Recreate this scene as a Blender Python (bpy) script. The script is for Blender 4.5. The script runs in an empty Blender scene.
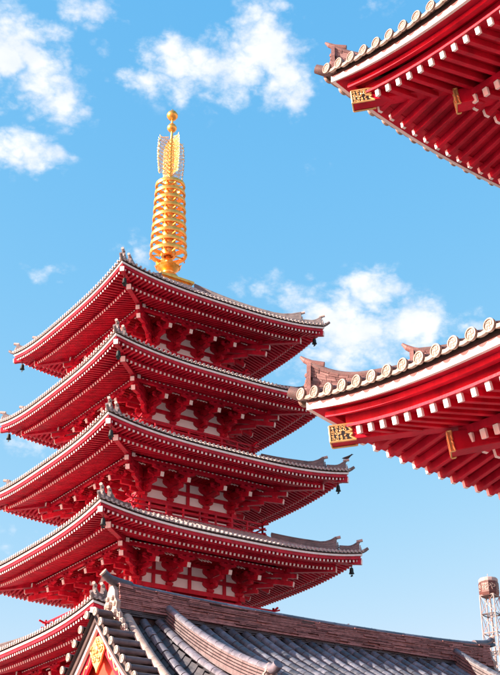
import bpy, bmesh, math, random
from mathutils import Vector as V, Matrix
random.seed(7)
R = math.radians
scn = bpy.context.scene
COL = scn.collection

# ------------------------------------------------------------------ camera
PITCH, ROLL, AZ = R(27.14), R(0.43), R(55.14)
CAM = V((-33.03, -56.56, 1.6))
F = V((math.cos(AZ)*math.cos(PITCH), math.sin(AZ)*math.cos(PITCH), math.sin(PITCH)))
RT = V((math.sin(AZ), -math.cos(AZ), 0)); UP = RT.cross(F)
RT, UP = RT*math.cos(ROLL)-UP*math.sin(ROLL), RT*math.sin(ROLL)+UP*math.cos(ROLL)
cd = bpy.data.cameras.new('camera'); cam = bpy.data.objects.new('camera', cd); COL.objects.link(cam)
cam.matrix_world = Matrix(((RT.x, UP.x, -F.x, CAM.x), (RT.y, UP.y, -F.y, CAM.y), (RT.z, UP.z, -F.z, CAM.z), (0, 0, 0, 1)))
cd.sensor_fit = 'VERTICAL'; cd.sensor_height = 36; cd.lens = 36*1181/675
cd.clip_start = .1; cd.clip_end = 5000
scn.camera = cam

# ------------------------------------------------------------------ world and sun
SUN_EL, SUN_AZ = R(22), R(160)          # direction TO the sun, azimuth from +X toward +Y
SKY_STRENGTH = .15
world = bpy.data.worlds.new('World'); scn.world = world; world.use_nodes = True
nt = world.node_tree; nt.nodes.clear()
def N(t, **k):
    n = nt.nodes.new(t)
    for a, b in k.items(): setattr(n, a, b)
    return n
def M_(op, a, b=None, c=None, clamp=False):
    n = nt.nodes.new('ShaderNodeMath'); n.operation = op; n.use_clamp = clamp
    for i, x in enumerate((a, b, c)):
        if x is None: continue
        if isinstance(x, (int, float)): n.inputs[i].default_value = x
        else: nt.links.new(x, n.inputs[i])
    return n.outputs[0]
out = N('ShaderNodeOutputWorld'); bg = N('ShaderNodeBackground'); bg.inputs[1].default_value = SKY_STRENGTH
sky = N('ShaderNodeTexSky', sky_type='NISHITA', sun_disc=False, sun_elevation=SUN_EL, altitude=0, air_density=1.0, dust_density=.6, ozone_density=2.2)
sky.sun_rotation = math.pi/2-SUN_AZ
# film-like grade of the whole sky, one curve per channel
sc = N('ShaderNodeSeparateColor'); nt.links.new(sky.outputs[0], sc.inputs[0]); hsv = N('ShaderNodeCombineColor')
for ch, (k_, p_) in enumerate(((.60, 1.4), (1.07, .52), (1.88, .14))):
    nt.links.new(M_('MULTIPLY', M_('POWER', sc.outputs[ch], p_), k_), hsv.inputs[ch])
tc = N('ShaderNodeTexCoord'); sep = N('ShaderNodeSeparateXYZ'); nt.links.new(tc.outputs['Generated'], sep.inputs[0])
el = M_('ARCSINE', sep.outputs[2])
azn = M_('ARCTAN2', sep.outputs[1], sep.outputs[0])
# the same family of clouds goes on round the whole sky: blobs repeat every 60 degrees, broken up by noise
SEG = R(60)
azl = M_('SUBTRACT', M_('FLOORED_MODULO', M_('ADD', azn, SEG/2-AZ+4*math.pi), SEG), SEG/2)
def pix(x, y):
    d = (F+RT*((x-250)/1181)-UP*((y-337.5)/1181)).normalized()
    return math.atan2(d.y, d.x)-AZ, math.asin(d.z)
BLOBS = [(12, 48, 48, 40, 1), (40, 82, 42, 34, .95), (55, 105, 34, 26, .9), (20, 150, 44, 24, .95), (90, 8, 44, 22, .62), (200, 66, 64, 34, 1), (236, 66, 50, 40, .95), (262, 50, 46, 46, .95), (284, 86, 34, 34, 1),
         (262, 14, 34, 26, .8), (165, 80, 46, 18, .8), (268, 284, 44, 18, .66), (300, 296, 44, 26, .6), (345, 338, 70, 46, 1), (368, 292, 34, 30, .85), (420, 325, 40, 28, .9), (464, 324, 30, 18, .75),
         (33, 273, 40, 16, .5), (142, 256, 26, 24, .65), (255, 128, 24, 14, .3), (312, 168, 30, 18, .25), (30, 440, 50, 22, .5), (5, 548, 40, 24, .45),
         (120, 50, 45, 45, .28), (390, 10, 60, 25, .4), (455, 30, 60, 30, .35), (-120, 90, 100, 70, .9), (-260, 330, 110, 60, .8), (640, 120, 120, 70, .85),
         (760, 400, 110, 50, .8), (-420, 180, 130, 70, .9), (500, -260, 130, 80, .8), (120, -220, 140, 90, .8), (-250, -250, 130, 90, .8), (850, 160, 100, 60, .8)]
acc = None
for bx, by, rx, ry, amp in BLOBS:
    a0, e0 = pix(bx, by)
    dx = M_('MULTIPLY', M_('SUBTRACT', azl, a0), math.cos(e0)*1181/(rx*1.12))
    dy = M_('MULTIPLY', M_('SUBTRACT', el, e0), 1181/(ry*1.12))
    q = M_('MULTIPLY_ADD', dx, dx, M_('MULTIPLY', dy, dy))
    g = M_('MULTIPLY', M_('SUBTRACT', 1.0, q), amp)
    g = M_('MULTIPLY', M_('POWER', 2.718, M_('MULTIPLY', q, -1.1)), amp)
    acc = g if acc is None else M_('MAXIMUM', acc, g)
mp = N('ShaderNodeMapping'); mp.inputs['Scale'].default_value = (1, 1, 1.5); nt.links.new(tc.outputs['Generated'], mp.inputs[0])
def noise(scale, det, rough, dist=0, off=(0, 0, 0)):
    m = N('ShaderNodeMapping'); m.inputs['Location'].default_value = off; nt.links.new(mp.outputs[0], m.inputs[0])
    n = N('ShaderNodeTexNoise'); n.inputs['Scale'].default_value = scale; n.inputs['Detail'].default_value = det
    n.inputs['Roughness'].default_value = rough; n.inputs['Distortion'].default_value = dist
    nt.links.new(m.outputs[0], n.inputs['Vector']); return n.outputs[0]
nz = noise(15, 9, .58, 0)
bil = M_('ABSOLUTE', M_('SUBTRACT', M_('MULTIPLY', noise(34, 5, .5, 0, (3, 1, 2)), 2.0), 1.0))
bil2 = M_('ABSOLUTE', M_('SUBTRACT', M_('MULTIPLY', noise(90, 5, .55, 0, (1, 4, 2)), 2.0), 1.0))
dens = M_('ADD', acc, M_('MULTIPLY', M_('SUBTRACT', nz, .5), 1.7))
dens = M_('ADD', dens, M_('MULTIPLY', M_('SUBTRACT', bil, .16), .8))
dens = M_('ADD', dens, M_('MULTIPLY', M_('SUBTRACT', bil2, .16), .28))
def ss(x, lo, hi):
    n = N('ShaderNodeMapRange', interpolation_type='SMOOTHSTEP'); nt.links.new(x, n.inputs[0])
    n.inputs[1].default_value = lo; n.inputs[2].default_value = hi; return n.outputs[0]
cov = M_('MULTIPLY', ss(dens, .30, .98), ss(acc, .05, .30))
cov = M_('MULTIPLY', cov, .95)
ccol = N('ShaderNodeMix', data_type='RGBA'); nt.links.new(ss(noise(22, 6, .55, .2, (5.02, 0, .03)), .35, .7), ccol.inputs['Factor'])
CL = 2.7
ccol.inputs['A'].default_value = (.80*CL, .84*CL, .93*CL, 1); ccol.inputs['B'].default_value = (1.0*CL, .985*CL, .98*CL, 1)
mix = N('ShaderNodeMix', data_type='RGBA'); nt.links.new(cov, mix.inputs['Factor'])
nt.links.new(hsv.outputs[0], mix.inputs['A']); nt.links.new(ccol.outputs['Result'], mix.inputs['B'])
nt.links.new(mix.outputs['Result'], bg.inputs[0]); nt.links.new(bg.outputs[0], out.inputs[0])

sl = bpy.data.lights.new('sun', 'SUN'); sl.energy = 5.0; sl.angle = R(.5); sl.color = (1, .90, .76)
so = bpy.data.objects.new('sun', sl); COL.objects.link(so)
sd = V((math.cos(SUN_EL)*math.cos(SUN_AZ), math.cos(SUN_EL)*math.sin(SUN_AZ), math.sin(SUN_EL)))
so.rotation_euler = (-sd).to_track_quat('-Z', 'Y').to_euler(); so.location = (-60, 40, 80)
scn.view_settings.view_transform = 'Standard'; scn.view_settings.look = 'None'
scn.view_settings.exposure = 1.52; scn.view_settings.gamma = 1
try: scn.view_settings.use_curve_mapping = False
except Exception: pass
scn.render.engine = 'CYCLES'
try:
    scn.cycles.max_bounces = 8; scn.cycles.diffuse_bounces = 5
except Exception: pass

# ------------------------------------------------------------------ materials
MATS = {}
def mat(name, c1, c2=None, rough=.5, metal=0, scale=3, bump=0, bscale=40, rand=0, spec=.5, streak=False, coat=0, c3=None):
    if name in MATS: return MATS[name]
    m = bpy.data.materials.new(name); m.use_nodes = True; t = m.node_tree; b = t.nodes['Principled BSDF']
    c2 = c2 or c1
    g = t.nodes.new('ShaderNodeNewGeometry'); mp = t.nodes.new('ShaderNodeMapping'); t.links.new(g.outputs['Position'], mp.inputs[0])
    if streak: mp.inputs['Scale'].default_value = (1, 1, .25)
    n = t.nodes.new('ShaderNodeTexNoise'); n.inputs['Scale'].default_value = scale; n.inputs['Detail'].default_value = 7; n.inputs['Roughness'].default_value = .62
    t.links.new(mp.outputs[0], n.inputs['Vector'])
    rp = t.nodes.new('ShaderNodeValToRGB'); rp.color_ramp.elements[0].position = .34; rp.color_ramp.elements[1].position = .68
    rp.color_ramp.elements[0].color = (*c1, 1); rp.color_ramp.elements[1].color = (*c2, 1)
    if c3: q = rp.color_ramp.elements.new(.80); q.color = (*c3, 1)
    t.links.new(n.outputs[0], rp.inputs[0]); col = rp.outputs[0]
    if rand:
        oi = t.nodes.new('ShaderNodeObjectInfo'); hs = t.nodes.new('ShaderNodeHueSaturation')
        mr = t.nodes.new('ShaderNodeMapRange'); mr.inputs[3].default_value = 1-rand; mr.inputs[4].default_value = 1+rand
        t.links.new(oi.outputs['Random'], mr.inputs[0]); t.links.new(mr.outputs[0], hs.inputs['Value']); t.links.new(col, hs.inputs['Color']); col = hs.outputs[0]
    t.links.new(col, b.inputs['Base Color'])
    b.inputs['Metallic'].default_value = metal; b.inputs['Specular IOR Level'].default_value = spec
    if coat: b.inputs['Coat Weight'].default_value = coat
    rr = t.nodes.new('ShaderNodeMapRange'); rr.inputs[3].default_value = max(.05, rough-.1); rr.inputs[4].default_value = min(1, rough+.12)
    t.links.new(n.outputs[0], rr.inputs[0]); t.links.new(rr.outputs[0], b.inputs['Roughness'])
    if bump:
        n2 = t.nodes.new('ShaderNodeTexNoise'); n2.inputs['Scale'].default_value = bscale; n2.inputs['Detail'].default_value = 5
        t.links.new(g.outputs['Position'], n2.inputs['Vector'])
        bp = t.nodes.new('ShaderNodeBump'); bp.inputs['Strength'].default_value = bump; bp.inputs['Distance'].default_value = .02
        t.links.new(n2.outputs[0], bp.inputs['Height']); t.links.new(bp.outputs[0], b.inputs['Normal'])
    MATS[name] = m; return m
RED = mat('vermilion paint', (.31, .0045, .019), (.58, .0095, .036), .45, c3=(.55, .035, .06), scale=2.2, bump=.15, bscale=25, streak=True, spec=.22, rand=.10)
WHITE = mat('white paint', (.66, .62, .58), (.83, .81, .79), .55, scale=5, streak=True)
PLASTER = mat('white plaster', (.87, .84, .82), (.91, .89, .87), .8, scale=2, bump=.1)
PTILE = mat('pagoda roof tile', (.36, .30, .285), (.54, .46, .43), .42, scale=3.2, bump=.1)
PRIDGE = mat('pagoda ridge tile', (.10, .085, .088), (.20, .168, .165), .5, scale=3.2, bump=.1)
PCAP = mat('pagoda tile ends', (.33, .265, .24), (.47, .385, .35), .55, scale=4)
GTILE = mat('gate roof tile', (.11, .068, .062), (.19, .12, .11), .5, scale=3, bump=.2, bscale=60, rand=.15)
GCAP = mat('gate tile ends', (.20, .142, .11), (.35, .26, .205), .5, scale=6, bump=.15, bscale=60, rand=.1)
GBRICK = mat('gate ridge tile', (.14, .068, .06), (.25, .13, .115), .6, scale=5, bump=.2, rand=.2)
BROWN = mat('dark eave board', (.035, .02, .02), (.06, .035, .03), .6)
STILE = mat('grey barrel tile', (.055, .053, .068), (.145, .14, .165), .36, scale=4.5, bump=.18, bscale=30, rand=.5)
SPAN = mat('grey pan tile', (.03, .029, .036), (.07, .065, .075), .6, scale=3, bump=.2)
SRIDGE = mat('reddish ridge tile', (.16, .055, .05), (.36, .16, .145), .62, scale=7, bump=.3, bscale=30)
SRIDGE2 = mat('reddish ridge tile, pale', (.26, .10, .09), (.46, .22, .20), .62, scale=7, bump=.3, bscale=30)
SRIDGE3 = mat('reddish ridge tile, dark', (.10, .035, .034), (.24, .10, .095), .62, scale=7, bump=.3, bscale=30)
GBRICK2 = mat('gate ridge tile, pale', (.24, .13, .115), (.36, .215, .19), .6, scale=5, bump=.2)
SVERGE = mat('verge tile', (.075, .05, .052), (.15, .11, .11), .5, scale=4, bump=.2, rand=.2)
SCAP = mat('pale tile ends', (.27, .205, .17), (.44, .35, .30), .6, scale=6, bump=.2)
GOLD = mat('gold leaf', (.84, .35, .055), (.98, .55, .15), .36, metal=.9, scale=4, bump=.08, bscale=12)
GOLDM = mat('gold fittings', (.62, .38, .14), (.80, .55, .25), .42, metal=.6, scale=8)
BLACK = mat('black lacquer', (.012, .01, .01), (.02, .016, .016), .35)
BRONZE = mat('dark bronze', (.006, .012, .012), (.014, .026, .024), .5, metal=.3, scale=8)
CORE = mat('deep red timber', (.24, .003, .011), (.32, .005, .015), .55, scale=1.5, spec=.2)
STEEL = mat('pale painted steel', (.26, .205, .19), (.38, .31, .29), .5, scale=1)
SIGN = mat('red brown sign drum', (.055, .016, .012), (.10, .03, .02), .5, scale=2)
SDARK = mat('dark steel deck', (.07, .06, .06), (.12, .1, .1), .6)
GOLDP = mat('pale gold filigree', (.72, .42, .08), (.90, .60, .18), .42, metal=.55, scale=6)
FEATHER = mat('black feathers', (.006, .006, .009), (.016, .016, .02), .45, scale=30)
STONE = mat('pale stone paving', (.19, .175, .165), (.27, .25, .235), .8, scale=.6, bump=.2, bscale=8)
CONC = mat('pale concrete wall', (.50, .47, .44), (.60, .57, .54), .8, scale=.8)
GABLE = mat('orange red gable board', (.55, .035, .012), (.68, .06, .02), .5, scale=3)

# ------------------------------------------------------------------ mesh builder
Z = V((0, 0, 1))
class MB:
    def __init__(s): s.v = []; s.f = []; s.m = []
    def add(s, vs, fs, m=0):
        o = len(s.v); s.v += [tuple(p) for p in vs]
        for i, f in enumerate(fs):
            s.f.append(tuple(o+k for k in f)); s.m.append(m[i] if isinstance(m, (list, tuple)) else m)
        return s
    def box(s, lo, hi, m=0):
        x0, y0, z0 = lo; x1, y1, z1 = hi
        return s.add([(x0, y0, z0), (x1, y0, z0), (x1, y1, z0), (x0, y1, z0), (x0, y0, z1), (x1, y0, z1), (x1, y1, z1), (x0, y1, z1)],
                     [(3, 2, 1, 0), (4, 5, 6, 7), (0, 1, 5, 4), (1, 2, 6, 5), (2, 3, 7, 6), (3, 0, 4, 7)], m)
    def beam(s, a, b, w, h, m=0, end=None, tip=0, up=Z, ch=0):
        """box from a to b; the face at b (and a collar of length tip) takes material end"""
        a, b = V(a), V(b); d = (b-a).normalized(); sd = d.cross(up).normalized(); u = sd.cross(d)
        if ch:
            W, H = w/2, h/2
            cs = [(-W+ch, -H), (W-ch, -H), (W, -H+ch), (W, H-ch), (W-ch, H), (-W+ch, H), (-W, H-ch), (-W, -H+ch)]
        else: cs = [(-w/2, -h/2), (w/2, -h/2), (w/2, h/2), (-w/2, h/2)]
        n = len(cs); st = [a, b-d*tip, b] if tip else [a, b]
        vs = [p+sd*x+u*y for p in st for x, y in cs]; fs = []; ms = []
        for k in range(len(st)-1):
            for i in range(n):
                j = (i+1) % n; fs.append((k*n+i, k*n+j, (k+1)*n+j, (k+1)*n+i)); ms.append(end if (tip and k == len(st)-2) else m)
        fs.append(tuple(range(n-1, -1, -1))); ms.append(m)
        k = (len(st)-1)*n; fs.append(tuple(range(k, k+n))); ms.append(m if end is None else end)
        return s.add(vs, fs, ms)
    def tube(s, path, r, n=8, m=0, caps=True, up=Z):
        path = [V(p) for p in path]; rs = r if isinstance(r, (list, tuple)) else [r]*len(path); vs = []; fs = []
        for k, p in enumerate(path):
            d = (path[min(k+1, len(path)-1)]-path[max(k-1, 0)]).normalized()
            uu = up if abs(d.dot(up)) < .97 else V((1, 0, 0))
            sd = d.cross(uu).normalized(); u = sd.cross(d)
            vs += [p+(sd*math.cos(2*math.pi*i/n)+u*math.sin(2*math.pi*i/n))*rs[k] for i in range(n)]
        for k in range(len(path)-1):
            for i in range(n):
                j = (i+1) % n; fs.append((k*n+i, k*n+j, (k+1)*n+j, (k+1)*n+i))
        if caps: fs.append(tuple(range(n-1, -1, -1))); fs.append(tuple(range((len(path)-1)*n, len(path)*n)))
        return s.add(vs, fs, m)
    def roll(s, path, side, up, r, n=6, m=0, endm=None):
        """half-round roll along a path"""
        path = [V(p) for p in path]; vs = []; fs = []; ms = []; k1 = n+1
        for p in path: vs += [p+V(side)*(math.cos(math.pi*i/n)*r)+V(up)*(math.sin(math.pi*i/n)*r) for i in range(k1)]
        for k in range(len(path)-1):
            for i in range(n): fs.append((k*k1+i, k*k1+i+1, (k+1)*k1+i+1, (k+1)*k1+i)); ms.append(m)
        fs.append(tuple(range(k1))); ms.append(m if endm is None else endm)
        fs.append(tuple(range((len(path)-1)*k1, len(path)*k1))); ms.append(m)
        return s.add(vs, fs, ms)
    def prism(s, poly, vec, m=0):
        n = len(poly); vec = V(vec); vs = [V(p) for p in poly]+[V(p)+vec for p in poly]
        return s.add(vs, [tuple(range(n-1, -1, -1)), tuple(range(n, 2*n))]+[(i, (i+1) % n, n+(i+1) % n, n+i) for i in range(n)], m)
    def lathe(s, prof, c=(0, 0, 0), n=20, m=0, axis=None):
        c = V(c); vs = []; fs = []
        if axis is None: X, Y, A = V((1, 0, 0)), V((0, 1, 0)), Z
        else:
            A = V(axis).normalized(); X = A.cross(Z if abs(A.z) < .9 else V((1, 0, 0))).normalized(); Y = A.cross(X)
        for r, z in prof: vs += [c+A*z+(X*math.cos(2*math.pi*i/n)+Y*math.sin(2*math.pi*i/n))*max(r, .0005) for i in range(n)]
        for k in range(len(prof)-1):
            for i in range(n):
                j = (i+1) % n; fs.append((k*n+i, k*n+j, (k+1)*n+j, (k+1)*n+i))
        fs.append(tuple(range(n-1, -1, -1))); fs.append(tuple(range((len(prof)-1)*n, len(prof)*n)))
        return s.add(vs, fs, m)
    def grid(s, rows, m=0):
        w = len(rows[0]); vs = [p for r in rows for p in r]
        return s.add(vs, [(k*w+i, k*w+i+1, (k+1)*w+i+1, (k+1)*w+i) for k in range(len(rows)-1) for i in range(w-1)], m)
    def ball(s, c, r, m=0, n=10, sc=(1, 1, 1)):
        c = V(c); vs = []; fs = []; h = n//2
        for k in range(h+1):
            t = math.pi*k/h
            vs += [c+V((math.sin(t)*math.cos(2*math.pi*i/n)*sc[0], math.sin(t)*math.sin(2*math.pi*i/n)*sc[1], math.cos(t)*sc[2]))*r for i in range(n)]
        for k in range(h):
            for i in range(n):
                j = (i+1) % n; fs.append((k*n+i, (k+1)*n+i, (k+1)*n+j, k*n+j))
        return s.add(vs, fs, m)
    def mesh(s, name, mats, smooth=False, fix=True):
        me = bpy.data.meshes.new(name); me.from_pydata(s.v, [], s.f)
        for q in mats: me.materials.append(q)
        me.polygons.foreach_set('material_index', s.m)
        if fix:
            b = bmesh.new(); b.from_mesh(me); bmesh.ops.recalc_face_normals(b, faces=b.faces); b.to_mesh(me); b.free()
        if smooth:
            me.polygons.foreach_set('use_smooth', [True]*len(me.polygons))
            try: me.set_sharp_from_angle(angle=R(40))
            except Exception: pass
        me.update(); return me
    def build(s, name, parent, mats, smooth=False, fix=True, kind=None):
        if not isinstance(mats, (list, tuple)): mats = [mats]
        return put(name, s.mesh(name, mats, smooth, fix), parent, kind=kind)
def put(name, me, parent=None, mw=None, kind=None):
    o = bpy.data.objects.new(name, me); COL.objects.link(o)
    if parent is not None: o.parent = parent
    if mw is not None: o.matrix_local = mw
    if kind: o['kind'] = kind
    return o
def thing(name, label, cat, loc=(0, 0, 0), group=None):
    o = bpy.data.objects.new(name, None); COL.objects.link(o); o.location = loc; o['label'] = label; o['category'] = cat
    if group: o['group'] = group
    return o
def lerp(a, b, t): return a+(b-a)*t
def RZ(k): return Matrix.Rotation(k*math.pi/2, 4, 'Z')

# ------------------------------------------------------------------ ground
g = MB().grid([[(x, y, 0) for x in (-1500, -60, 60, 1500)] for y in (-1500, -80, 80, 1500)])
go = g.build('ground', None, STONE, fix=False); go['kind'] = 'structure'

# ================================================================== PAGODA
pag = thing('pagoda', 'five storey red pagoda with curved grey tiled roofs and tall golden spire', 'pagoda')
AW = [8.33, 8.13, 7.75, 7.33, 7.0]
EZ = [15.10, 20.03, 24.83, 29.59, 34.28]
BW = [3.55, 3.2, 2.87, 2.57, 2.25]
CI = [1.42, 1.30, 1.18, .95, .84]
RL = [4.9, 4.69, 4.3, 3.93, 3.57]
UL = .57
MR = [RED, WHITE]
def slab_z(k): return EZ[k-1]+1.9 if k else 9.6

def onigawara(mb, c, out, w, h, m=0):
    """ridge-end tile: shouldered plate facing 'out' with scrolls and a boss"""
    out = V(out).normalized(); sd = out.cross(Z).normalized(); c = V(c)
    pts = [(-.5, 0), (-.56, .16), (-.42, .30), (-.46, .48), (-.30, .62), (-.26, .82), (-.10, .98), (.10, .98), (.26, .82), (.30, .62), (.46, .48), (.42, .30), (.56, .16), (.5, 0)]
    mb.prism([c+sd*(x*w)+Z*(y*h) for x, y in pts], out*(.16*w), m)
    for x in (-1, 1):
        mb.ball(c+sd*(x*.36*w)+Z*(.17*h)+out*(.16*w), .15*w, m, 8); mb.ball(c+sd*(x*.17*w)+Z*(.62*h)+out*(.17*w), .10*w, m, 8)
        mb.ball(c+sd*(x*.3*w)+Z*(.44*h)+out*(.14*w), .10*w, m, 8)
    mb.ball(c+Z*(.42*h)+out*(.18*w), .15*w, m, 8); mb.beam(c+Z*(.2*h)+out*(.16*w)-sd*(.25*w), c+Z*(.2*h)+out*(.16*w)+sd*(.25*w), .1*w, .1*h, m)

def ridge_body(mb, path, w, h, m=0, mt=1, rr=None, courses=3):
    """stacked flat tiles with a round cap; path = list of (base point, extra height)"""
    P = [V(p) for p, _ in path]; H = [x for _, x in path]
    for c in range(courses):
        ww = w*(1-.10*c); vs = []; fs = []
        for k, p in enumerate(P):
            d = (P[min(k+1, len(P)-1)]-P[max(k-1, 0)]); d.z = 0; d.normalize(); sd = d.cross(Z)
            hh = h+H[k]; a = hh*c/courses-(.1 if c == 0 else 0); b = hh*(c+1)/courses-.012
            vs += [p+sd*(ww/2)+Z*a, p+sd*(ww/2)+Z*b, p-sd*(ww/2)+Z*b, p-sd*(ww/2)+Z*a]
        for k in range(len(P)-1):
            for i in range(4):
                j = (i+1) % 4; fs.append((k*4+i, k*4+j, k*4+4+j, k*4+4+i))
        n = len(P)*4; fs += [(0, 1, 2, 3), (n-4, n-3, n-2, n-1)]
        mb.add(vs, fs, m)
    r = rr or w*.36
    mb.tube([p+Z*(h+x+r*.35) for p, x in zip(P, H)], r, 8, mt)

def pag_roof(k):
    A, e, b = AW[k], EZ[k], BW[k]
    top = (k == 4); nin = 1.0 if top else RL[k+1]+.02
    c1, c2 = (.5, .036) if top else (.40, .021)
    if not top:
        t = A-RL[k+1]; c1 = (1.80-c2*t*t)/t
    def lift(s, n): return UL*(abs(s)/A)**3*max(0, min(1, (n-b)/(A-b)))
    def deck(s, n): t = A-n; return e+.10+c1*t+c2*t*t+lift(s, n)
    us = [-1+2*i/24 for i in range(25)]
    P = lambda s, n, z: V((s, -n, z))
    # tile deck (pan tiles) -- the roof part itself
    rows = [lerp(A+.05, nin, i/8) for i in range(9)]
    mb = MB()
    for q in range(4):
        rot = RZ(q)
        mb.grid([[rot @ P(u*n, n, deck(u*n, n)) for u in us] for n in rows])
    roof = mb.build('roof', pag, PTILE, fix=False)
    # barrel tiles with end discs and drip tiles (one side, shared by four)
    mb = MB(); cnt = int(2*A/.27); sp = 2*A/cnt
    for i in range(cnt+1):
        s = -A+.02+i*(2*A-.04)/cnt; n0 = A+.10; n1 = max(nin, abs(s)+.05)
        if n0-n1 < .12: n1 = n0-.12
        segs = 7
        path = [P(s, lerp(n0, n1, t/segs), deck(s, min(A, lerp(n0, n1, t/segs)))+.01) for t in range(segs+1)]
        mb.roll(path, (1, 0, 0), (0, 0, 1), .07, 5, 0, 1)
        c = path[0]+V((0, -.012, .045)); mb.lathe([(.076, 0), (.076, .022), (.05, .03)], c, 9, 1, axis=(0, -1, 0))
        if i < cnt:
            s2 = s+sp/2; z = deck(s2, A)
            mb.prism([P(s2-.1, A+.06, z+.02), P(s2-.06, A+.06, z-.025), P(s2, A+.06, z-.04), P(s2+.06, A+.06, z-.025), P(s2+.1, A+.06, z+.02)], (0, -.03, 0), 1)
    tile = mb.mesh('barrel_tiles', [PTILE, PCAP])
    # eave boards
    def strip(off, z0, z1, th, m, name, zoff=0):
        w = MB(); lo = []; 
        pts = []
        for u in us:
            n = A-off; s = u*n; l = lift(s, n)
            pts.append((s, n, e+l))
        vs = []; fs = []
        for s, n, z in pts: vs += [P(s, n, z+z0), P(s, n, z+z1), P(s*(n-th)/n, n-th, z+z1), P(s*(n-th)/n, n-th, z+z0)]
        for i in range(len(pts)-1):
            for a in range(4):
                j = (a+1) % 4; fs.append((i*4+a, i*4+j, i*4+4+j, i*4+4+a))
        w.add(vs, fs, 0); return w.mesh(name, [m])
    white = strip(0, -.10, 0, .12, WHITE, 'white_eave_band')
    dark = strip(.05, 0.002, .10, .1, BROWN, 'eave_gap')
    fas = strip(.07, -.235, -.10, .1, RED, 'fascia_board')
    lip = strip(.03, -.275, -.235, .16, RED, 'fascia_lip')
    # flying and base rafters, soffit boards
    fly = MB(); base = MB(); sof = MB(); rc = int(2*A/.262)
    fz = lambda s, n: e-.345+(A-.12-n)*.16+lift(s, n)
    n1 = A-1.08; npur = b+1.95
    bz = lambda s, n: e-.47+(n1-n)*.27+lift(s, n)
    for i in range(rc):
        s = (i-(rc-1)/2)*(2*A-.3)/rc
        ni = max(A-1.25, abs(s)-.02); no = A-.12
        if no-ni > .1:
            fly.beam(P(s, ni, fz(s, ni)), P(s, no, fz(s, no)), .10, .115, 0, 1, .02)
        ni = max(npur-.1, abs(s)-.02); no = n1
        if no-ni > .08: base.beam(P(s, ni, bz(s, ni)), P(s, no, bz(s, no)), .105, .13, 0, 1, .02)
    for zf, na, nb, dz in ((fz, A-.08, A-1.25, .07), (bz, n1-.03, b+1.8, .08)):
        sof.grid([[P(u*n, n, zf(u*n, n)+dz) for u in us] for n in [lerp(na, nb, i/4) for i in range(5)]])
    # kioi board that carries the flying rafters
    vs = []; fs = []
    for u in us:
        n = n1-.02; s = u*n; z = bz(s, n)+.08
        vs += [P(s, n, z), P(s, n, z+.16), P(s*(n-.14)/n, n-.14, z+.16), P(s*(n-.14)/n, n-.14, z)]
    for i in range(len(us)-1):
        for a in range(4):
            j = (a+1) % 4; fs.append((i*4+a, i*4+j, i*4+4+j, i*4+4+a))
    kio = MB().add(vs, fs).mesh('rafter_bearer', [RED])
    fm, bm, sm = fly.mesh('flying_rafters', MR, fix=False), base.mesh('base_rafters', MR, fix=False), sof.mesh('soffit_board', [RED], fix=False)
    # hip beams
    hb = MB(); cz = e+lift(A, A)
    hb.beam(V((-(A-1.9), -(A-1.9), cz-.26)), V((-(A-.02), -(A-.02), cz-.47)), .24, .27, 0, 1, .05)
    hipf = hb.mesh('hip_beam', MR)
    hb = MB(); hb.beam(V((-(b+.6), -(b+.6), e-.02)), V((-(A-1.02), -(A-1.02), cz-.80)), .26, .30, 0, 1, .05); hipb = hb.mesh('hip_beam', MR)
    # hip ridges
    rp = []; L = 12
    na, nb = (1.25 if top else RL[k+1]+.25), A-.98
    for i in range(L+1):
        t = i/L; n = lerp(na, nb, t); rp.append((V((-n, -n, deck(n, n)+.02)), .40*max(0, (t-.72)/.28)**2-.12*max(0, 1-t*1.6)))
    mr = MB(); ridge_body(mr, rp, .26, .30, 0, 0)
    d = V((-1, -1, 0)); p = rp[-1][0]; onigawara(mr, p+d*.02-Z*.05, d, .34, .54, 0)
    pp = rp[-1][0]+Z*.70; mr.tube([pp-d*.1, pp+d*.16+Z*.07], .085, 9, 1)
    rmain = mr.mesh('hip_ridge', [PRIDGE, PCAP])
    rp = []
    for i in range(8):
        t = i/7; n = lerp(A-.88, A-.10, t); rp.append((V((-n, -n, deck(n, n)+.02)), .32*max(0, (t-.4)/.6)**2))
    mr = MB(); ridge_body(mr, rp, .24, .22, 0, 0)
    p = rp[-1][0]; onigawara(mr, p+d*.02-Z*.05, d, .30, .42, 1); pp = p+Z*.58; mr.tube([pp-d*.1, pp+d*.14+Z*.06], .085, 9, 1)
    # corner tip tile reaching out beyond the eave
    q = V((-A, -A, deck(A, A)+.03)); mr.tube([q-d*-.0-Z*.02, q+d*.12+Z*.06, q+d*.24+Z*.17], [.1, .1, .085], 8, 0)
    rsub = mr.mesh('hip_ridge', [PRIDGE, PCAP])
    # wind bell
    wb = MB(); zt = cz-.62; n = A-.45
    c = V((-n, -n, 0)); wb.tube([c+Z*(zt+.05), c+Z*(zt-.12)], .018, 5)
    wb.lathe([(.03, 0), (.09, -.04), (.11, -.14), (.115, -.26), (.155, -.36), (.14, -.365), (.02, -.3)], c+Z*(zt-.10), 12)
    wb.tube([c+Z*(zt-.3), c+Z*(zt-.56)], .012, 5); wb.box((c.x-.09, c.y-.006, zt-.62), (c.x+.09, c.y+.006, zt-.53))
    bell = wb.mesh('wind_bell', [BRONZE], smooth=True)
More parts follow.
